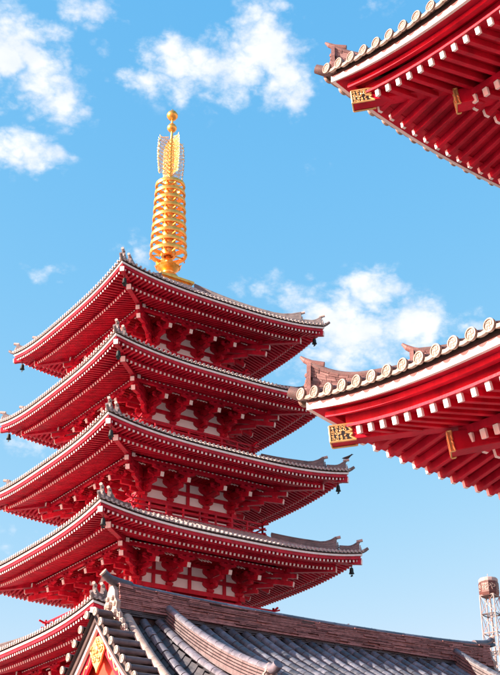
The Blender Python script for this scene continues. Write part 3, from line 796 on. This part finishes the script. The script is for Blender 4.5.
# one barrel tile mesh, lower end toward +local X, shared by all single tiles
tm = MB(); nn = 8
vs = []; prof = [(0, .132), (.30, .137), (.385, .142), (.39, .132)]
for x, r in prof: vs += [(x, math.cos(math.pi*i/nn)*r, math.sin(math.pi*i/nn)*r) for i in range(nn+1)]
tm.add(vs, [(k*(nn+1)+i, k*(nn+1)+i+1, (k+1)*(nn+1)+i+1, (k+1)*(nn+1)+i) for k in range(len(prof)-1) for i in range(nn)])
tm.add(vs[-(nn+1):], [tuple(range(nn+1))])
TILEM = tm.mesh('barrel_tile', [STILE], smooth=True)
rt = random.Random(11)
for sg in (-1, 1):
    for X in rowsx:
        for c in range(int((DMAX-.3)/(TL*.83))):
            d = .28+c*TL*.83
            if d+TL*.8 > DMAX: break
            a, b_ = hp(X, d, sg, -.02), hp(X, d+TL*.83, sg, -.02)
            if sg == -1 and d < 3.6 and abs(X+15.5) > .25 and abs(X+4.1) > .25 and nobj < 298:
                dv = (b_-a).normalized(); sd = V((1, 0, 0)); sd = (sd-dv*sd.dot(dv)).normalized(); u = dv.cross(sd)
                if u.z < 0: u = -u; 
                sd = u.cross(dv)
                jx = rt.uniform(-.005, .005); jz = rt.uniform(-.004, .004)
                mw = Matrix(((dv.x, sd.x, u.x, a.x+jx), (dv.y, sd.y, u.y, a.y), (dv.z, sd.z, u.z, a.z+jz), (0, 0, 0, 1)))
                put('barrel_tile', TILEM, deck_o, mw); nobj += 1
            else:
                tiles_rest.roll([a+Z*.0, lerp(a, b_, .85), b_], (1, 0, 0), Z, .137, 6)
            # pan tiles to the right of this row
            if X+PIT < XR-.9:
                rows = []
                for t, rz in ((0, -.05), (1, .0)):
                    dd = d+TL*.83*t
                    rows.append([hp(X+PIT*(.2+.6*q/4), dd, sg, rz-.02-.075*math.sin(math.pi*q/4)) for q in range(5)])
                pan.grid(rows); lo = rows[1]; pan.grid([lo, [p-Z*.05 for p in lo]])
tiles_rest.build('barrel_tiles', deck_o, STILE, kind='stuff', smooth=True)
pan.build('pan_tiles', deck_o, SPAN, fix=False, kind='stuff')
# verge: side barrels pointing out of the gable, with round end caps
vt = MB(); vt.roll([(.06, 0, 0), (.5, 0, 0), (.98, 0, 0)], (0, 1, 0), Z, .105, 8, 0)
vt.lathe([(.108, 0), (.115, .03), (.115, .06), (.088, .062), (.082, .045), (.03, .045), (.028, .06), (.002, .06)], (.06, 0, .02), 16, 1, axis=(-1, 0, 0))
VERM = vt.mesh('verge_tile', [SVERGE, SCAP])
for end, xx, rz in (('l', XL, 0), ('r', XR, math.pi)):
    for sg in (-1, 1):
        for i in range(16):
            d = .24+i*.335
            if d > DMAX: break
            ang = math.atan2(hz(xx, d+.1)-hz(xx, d-.1), .2)*sg
            p = hp(xx, d, sg, .06)
            mw = Matrix.Translation(p) @ Matrix.Rotation(ang, 4, 'X') @ Matrix.Rotation(rz, 4, 'Z')
            put('verge_tile', VERM, deck_o, mw)
        # roll running down the slope at the inner end of the verge tiles
        mb = MB(); xi = xx+(1.0 if end == 'l' else -1.0)
        for c in range(16):
            d0, d1 = .15+c*.36, .15+(c+1)*.36+.01
            if d1 > DMAX: break
            mb.roll([hp(xi, d0, sg, .12), hp(xi, d0+.3, sg, .122), hp(xi, d1, sg, .126)], (1, 0, 0), Z, .15, 8)
        mb.build('verge_roll', deck_o, SCAP, smooth=True)
        # dark under-board of the verge
        mb = MB()
        e0 = xx+(.16 if end == 'l' else -.16); e1 = xx+(.9 if end == 'l' else -.9)
        pr = [hp(xx, DMAX*i/14, sg) for i in range(15)]
        for i in range(14):
            a, b_ = pr[i], pr[i+1]
            mb.add([V((e0, a.y, a.z-.02)), V((e1, a.y, a.z-.02)), V((e1, b_.y, b_.z-.02)), V((e0, b_.y, b_.z-.02)), V((e0, a.y, a.z-.40)), V((e1, a.y, a.z-.40)), V((e1, b_.y, b_.z-.40)), V((e0, b_.y, b_.z-.40))],
                   [(0, 1, 2, 3), (7, 6, 5, 4), (0, 4, 5, 1), (1, 5, 6, 2), (2, 6, 7, 3), (3, 7, 4, 0)])
        mb.build('verge_bed', deck_o, BROWN)
        # barge boards
        for name, x_, t_, za, zb, m in (('barge_edge', .22, .10, -.56, -.405, WHITE), ('barge_board', .34, .08, -.98, -.55, RED)):
            mb = MB(); sx = 1 if end == 'l' else -1
            for i in range(14):
                a, b_ = pr[i], pr[i+1]; X0_, X1_ = xx+sx*x_, xx+sx*(x_+t_)
                mb.add([V((X0_, a.y, a.z+za)), V((X1_, a.y, a.z+za)), V((X1_, b_.y, b_.z+za)), V((X0_, b_.y, b_.z+za)), V((X0_, a.y, a.z+zb)), V((X1_, a.y, a.z+zb)), V((X1_, b_.y, b_.z+zb)), V((X0_, b_.y, b_.z+zb))],
                       [(3, 2, 1, 0), (4, 5, 6, 7), (0, 1, 5, 4), (1, 2, 6, 5), (2, 3, 7, 6), (3, 0, 4, 7)])
            mb.build(name, deck_o, m)
# gable infill and gilded pendant
for end, xx, sx in (('l', XL, 1), ('r', XR, -1)):
    mb = MB(); X_ = xx+sx*.62
    prof = [hp(xx, DMAX*i/14, 1) for i in range(14, -1, -1)]+[hp(xx, DMAX*i/14, -1) for i in range(1, 15)]
    mb.prism([V((X_, p.y, p.z-.2)) for p in prof], V((sx*.1, 0, 0))); mb.build('gable_board', deck_o, GABLE)
    # studs of gold on the barge board and the pendant
    for sg in (-1, 1):
        mb = MB(); path = [V((xx+sx*.34, p.y, p.z-.80)) for p in [hp(xx, .35+i*.35, sg) for i in range(9)]]
        for i, p in enumerate(path):
            mb.ball(p, .055, 0, 8, (.5, 1, 1))
            if i: mb.tube([lerp(path[i-1], p, q/8)+Z*(.07*math.sin(q/8*2*math.pi)) for q in range(9)], .018, 5)
        mb.build('gilded_fitting', deck_o, GOLDM)
    pz = hz(xx, 0)-.80; mb = MB()
    sh = [(-.10, 0), (-.30, -.18), (-.42, -.40), (-.30, -.55), (-.22, -.72), (-.08, -.86), (0, -1.0), (.08, -.86), (.22, -.72), (.30, -.55), (.42, -.40), (.30, -.18), (.10, 0)]
    mb.prism([V((xx+sx*.27, Y0+y, pz+z)) for y, z in sh], V((sx*.05, 0, 0)), 0)
    for cy, cz, rr, dr in ((-.20, -.36, .16, 1), (.20, -.36, .16, -1), (-.14, -.62, .11, -1), (.14, -.62, .11, 1), (0, -.16, .10, 1)):
        mb.tube([V((xx+sx*.255, Y0+cy+rr*(1-.07*j)*math.cos(dr*j*.6+1), pz+cz+rr*(1-.07*j)*math.sin(dr*j*.6+1))) for j in range(13)], .03, 6, 0)
    mb.lathe([(.13, 0), (.11, .05), (.05, .08), (.02, .12)], (xx+sx*.27, Y0, pz-.36), 12, 0, axis=(-sx, 0, 0))
    mb.build('gable_pendant', deck_o, GOLDM, smooth=True)
# ridge
def zt(X): t = (X+9.85)/7.6; return 10.62+.14*t*t+.06*t**6
rx0, rx1 = -17.15, -2.45
mb = MB(); n = 30
for i in range(n):
    a, b_ = lerp(rx0, rx1, i/n), lerp(rx0, rx1, (i+1)/n)
    mb.add([V((x, Y0+s*.24, z)) for x, z in ((a, 9.6), (b_, 9.6), (b_, zt(b_)-.03), (a, zt(a)-.03)) for s in (-1, 1)],
           [(0, 1, 3, 2), (6, 7, 5, 4), (0, 2, 4, 6), (1, 7, 5, 3), (0, 6, 7, 1), (2, 3, 5, 4)])
ridge = mb.build('ridge', hall, BROWN); ridge.matrix_local = HOFF
mb = MB(); rn = random.Random(5); NC = 16
for c in range(NC):
    x = rx0-rn.random()*.2
    while x < rx1:
        ln = rn.uniform(.4, .85); x0, x1 = max(rx0, x), min(rx1, x+ln-.005); x += ln
        if x1-x0 < .03: continue
        f0, f1 = c/NC, (c+1)/NC
        hw = lerp(.36, .25, f0)+rn.uniform(-.03, .03)+(.05 if c == 3 else 0)+(.012 if c % 2 else 0)
        za0, za1 = [lerp(9.86, zt(q), f0) for q in (x0, x1)]; jj = rn.random()*.006; zb0, zb1 = [lerp(9.86, zt(q), f1)-.013-jj for q in (x0, x1)]
        mb.add([V((q, Y0+s*hw, z)) for q, z in ((x0, za0), (x1, za1), (x1, zb1), (x0, zb0)) for s in (-1, 1)],
               [(0, 1, 3, 2), (6, 7, 5, 4), (0, 2, 4, 6), (1, 7, 5, 3), (0, 6, 7, 1), (2, 3, 5, 4)], 1 if c < 3 else rn.choice((0, 0, 0, 2, 2, 3)))
mb.build('ridge_tiles', ridge, [SRIDGE, SPAN, SRIDGE2, SRIDGE3], kind='stuff')
capm = MB(); capm.roll([(0, 0, 0), (.36, 0, .0), (.42, 0, .006)], (0, 1, 0), Z, .15, 8); CAPR = capm.mesh('ridge_cap_tile', [STILE], smooth=True)
nc = int((rx1-rx0)/.42)
for i in range(nc+1):
    X = rx0+i*.42; sl_ = math.atan2(zt(X+.4)-zt(X), .4)
    put('ridge_cap_tile', CAPR, ridge, Matrix.Translation((X, Y0, zt(X)-.02)) @ Matrix.Rotation(-sl_, 4, 'Y'))
for sx, X, hgt in ((-1, rx0, .95), (1, rx1, .95)):
    mb = MB(); onigawara(mb, (X, Y0, 9.72), (sx, 0, 0), .82, 1.02, 0)
    for sg in (-1, 1):
        for j, (yy, zz, rr) in enumerate(((.42, 9.78, .13), (.58, 9.58, .13), (.74, 9.40, .12), (.88, 9.24, .10))):
            mb.ball((X+sx*.05, Y0+sg*yy, zz), rr, 0, 9, (.8, 1, 1.1))
            mb.tube([V((X+sx*.12, Y0+sg*yy+rr*.7*math.cos(q*.6)*(1-.06*q), zz+rr*.7*math.sin(q*.6)*(1-.06*q))) for q in range(11)], .028, 5)
    mb.build('demon_face_tile', ridge, SCAP, smooth=True)
    mb = MB(); mb.tube([V((X-sx*.5, Y0, zt(X)+.0)), V((X, Y0, zt(X)+.06)), V((X+sx*.22, Y0, zt(X)+.14)), V((X+sx*.40, Y0, zt(X)+.28))], [.15, .15, .12, .11], 12, 0)
    e_ = V((X+sx*.40, Y0, zt(X)+.28)); ax = V((sx*.8, 0, .6)); mb.lathe([(.118, -.02), (.125, .03), (.10, .035), (.09, .02), (.01, .02)], e_, 14, 1, axis=ax)
    mb.build('ridge_end_roll', ridge, [STILE, SCAP], smooth=True)
# descending ridges
for X, sg, hh in ((-15.5, -1, .40), (-4.1, -1, .52), (-15.5, 1, .40), (-4.1, 1, .52)):
    mb = MB(); L = 15; dA, dB = .22, 5.25
    for c in range(5):
        hw = .20-.018*c; prevv = None
        for i in range(L):
            d0, d1 = lerp(dA, dB, i/L), lerp(dA, dB, (i+1)/L)-.008
            z0 = [hz(X, q)+hh*c/5-(.1 if c == 0 else 0) for q in (d0, d1)]; z1 = [hz(X, q)+hh*(c+1)/5-.022 for q in (d0, d1)]
            mb.add([V((X+s*hw, Y0+sg*q, z)) for q, z in ((d0, z0[0]), (d1, z0[1]), (d1, z1[1]), (d0, z1[0])) for s in (-1, 1)],
                   [(0, 1, 3, 2), (6, 7, 5, 4), (0, 2, 4, 6), (1, 7, 5, 3), (0, 6, 7, 1), (2, 3, 5, 4)])
    dr = mb.build('descending_ridge', deck_o, SVERGE)
    mb = MB()
    for i in range(13):
        d0, d1 = lerp(dA-.05, dB, i/13), lerp(dA-.05, dB, (i+1)/13)+.012
        mb.roll([hp(X, d0, sg, hh-.02), hp(X, lerp(d0, d1, .85), sg, hh-.015), hp(X, d1, sg, hh-.008)], (1, 0, 0), Z, .135, 8)
    p = hp(X, dB, sg, hh+.02); mb.tube([p, p+V((0, sg*.14, -.05)), p+V((0, sg*.26, -.03)), p+V((0, sg*.36, .04))], [.14, .14, .13, .13], 10)
    mb.build('descending_ridge_roll', deck_o, STILE, smooth=True)
    mb = MB(); onigawara(mb, hp(X, dB-.02, sg, -.05), (0, sg, 0), .5, hh+.2); mb.build('descending_ridge_end', deck_o, SCAP)
# hall body below the frame
mb = MB(); mb.box((-16.6, -31.4, 0), (-3.0, -22.4, 7.0)); w = mb.build('hall_wall', hall, PLASTER); w.matrix_local = HOFF
for i in range(6):
    for y in (-31.5, -22.3):
        mb = MB(); mb.box((-16.7+i*2.72-.16, y-.16, 0), (-16.7+i*2.72+.16, y+.16, 7.05)); mb.build('column', w, RED)

# ================================================================== LATTICE TOWER
TX, TY, TZ = 79.1, 50.4, 43.8
tw = thing('lattice_tower', 'far pale steel lattice tower with a dark red lettered drum on top', 'tower', (TX, TY, 0))
mb = MB(); hw = .95; zb = TZ-2.35
tang = R(20); ca, sa = math.cos(tang), math.sin(tang)
def tp(x, y, z): return V((x*ca-y*sa, x*sa+y*ca, z))
for x, y in ((-1, -1), (1, -1), (1, 1), (-1, 1)): mb.tube([tp(x*hw*1.25, y*hw*1.25, 0), tp(x*hw, y*hw, zb)], .085, 6)
tf = mb.build('tower_legs', tw, STEEL)
nb = 17
br = MB(); dk = MB()
for i in range(nb):
    z0, z1 = zb*i/nb, zb*(i+1)/nb; h0, h1 = hw*lerp(1.25, 1, i/nb), hw*lerp(1.25, 1, (i+1)/nb)
    c4 = ((-1, -1), (1, -1), (1, 1), (-1, 1))
    for q in range(4):
        (xa, ya), (xb, yb) = c4[q], c4[(q+1) % 4]
        br.tube([tp(xa*h0, ya*h0, z0), tp(xb*h1, yb*h1, z1)], .04, 5); br.tube([tp(xb*h0, yb*h0, z0), tp(xa*h1, ya*h1, z1)], .04, 5)
        (dk if i % 2 else br).tube([tp(xa*h1, ya*h1, z1), tp(xb*h1, yb*h1, z1)], .075, 5)
    if i % 2: 
        for q in range(2): dk.tube([tp(-h1, -h1+q*2*h1, z1), tp(h1, h1-q*2*h1, z1)], .05, 5)
br.tube([(0, 0, 0), (0, 0, zb)], .14, 8)
br.build('cross_braces', tf, STEEL, kind='stuff'); dk.build('platform_frames', tf, SDARK, kind='stuff')
mb = MB(); n8 = 8
def ngon(r, z, off=0): return [V((r*math.cos(2*math.pi*(i+off)/n8), r*math.sin(2*math.pi*(i+off)/n8), z)) for i in range(n8)]
ang0 = math.atan2(-107, -112)/(2*math.pi/8)
mb.add(ngon(1.2, zb, ang0)+ngon(1.30, zb+.35, ang0)+ngon(1.30, TZ-.75, ang0)+ngon(1.24, TZ-.6, ang0), [(k*8+i, k*8+(i+1) % 8, k*8+8+(i+1) % 8, k*8+8+i) for k in range(3) for i in range(8)]+[tuple(range(7, -1, -1)), tuple(range(24, 32))])
drum = mb.build('sign_drum', tw, SIGN)
mb = MB(); mb.lathe([(1.2, TZ-.595), (1.26, TZ-.5), (1.26, TZ-.2), (1.12, TZ-.05), (.85, TZ)], (0, 0, 0), 16); mb.build('drum_roof', tw, STEEL)
mb = MB(); mb.tube([(0, 0, TZ), (0, 0, TZ+.6)], .03, 5); mb.build('antenna', tw, STEEL)
chars = '\u82b1\u3084\u3057\u304d'
fc = bpy.data.curves
for i in range(8):
    try:
        cu = fc.new('sign_letter', 'FONT'); cu.body = chars[(i+1) % 4]; cu.size = 1.0; cu.align_x = 'CENTER'; cu.align_y = 'CENTER'; cu.extrude = .02; cu.offset = 0
        to = bpy.data.objects.new('sign_letter', cu); COL.objects.link(to)
        me = bpy.data.meshes.new_from_object(to.evaluated_get(bpy.context.evaluated_depsgraph_get()))
        bpy.data.objects.remove(to)
        me.materials.clear(); me.materials.append(SCAP)
        am = 2*math.pi*(i+.5+ang0)/8; nv = V((math.cos(am), math.sin(am), 0)); xd = Z.cross(nv)
        rr = 1.30*math.cos(math.pi/8)+.025; c = nv*rr+Z*(zb+.97)
        put('sign_letter', me, drum, Matrix(((xd.x, 0, nv.x, c.x), (xd.y, 0, nv.y, c.y), (0, 1, nv.z, c.z), (0, 0, 0, 1))))
    except Exception as ex: print('text failed', ex)

# ================================================================== BIRDS
def bird(label, loc, heading, size, up=.25):
    mb = MB(); prof = [(-.50, .012, .03), (-.36, .035, .03), (-.22, .075, .02), (-.05, .115, .0), (.10, .12, .02), (.22, .09, .07), (.30, .066, .12), (.37, .068, .15), (.43, .05, .155), (.46, .022, .145), (.55, .006, .13)]
    n = 10; vs = []
    for x, r, z in prof: vs += [V((x, math.cos(2*math.pi*i/n)*r*.9, z+.22+x*up+math.sin(2*math.pi*i/n)*r)) for i in range(n)]
    mb.add(vs, [(k*n+i, k*n+(i+1) % n, (k+1)*n+(i+1) % n, (k+1)*n+i) for k in range(len(prof)-1) for i in range(n)]+[tuple(range(n)), tuple(range((len(prof)-1)*n, len(prof)*n))])
    o = mb.build('bird', None, FEATHER, smooth=True); o.location = loc; o.rotation_euler = (0, 0, heading); o.scale = (size,)*3
    o['label'] = label; o['category'] = 'bird'
    for sg in (-1, 1):
        lg = MB(); lg.tube([(.02, sg*.05, .16), (.03, sg*.05, .0)], .012, 5)
        for t in (-.5, 0, .5): lg.tube([(.03, sg*.05, .006), (.10, sg*.05+t*.06, .006)], .008, 4)
        lg.build('leg', o, FEATHER)
        wg = MB(); wg.prism([V((x, sg*.108, z+.22+x*up)) for x, z in ((.16, .06), (.10, .09), (-.15, .07), (-.42, .035), (-.38, .015), (-.12, -.04), (.10, -.04))], (0, sg*.012, 0)); wg.build('wing', o, FEATHER)
    return o
# bird perched on the upturned hip ridge ends / ridge
A = AW[2]; bird('black crow perched on the upturned corner ridge of the middle roof', (A-.02, -A+.02, EZ[2]+1.32), R(-60), .70, .1)
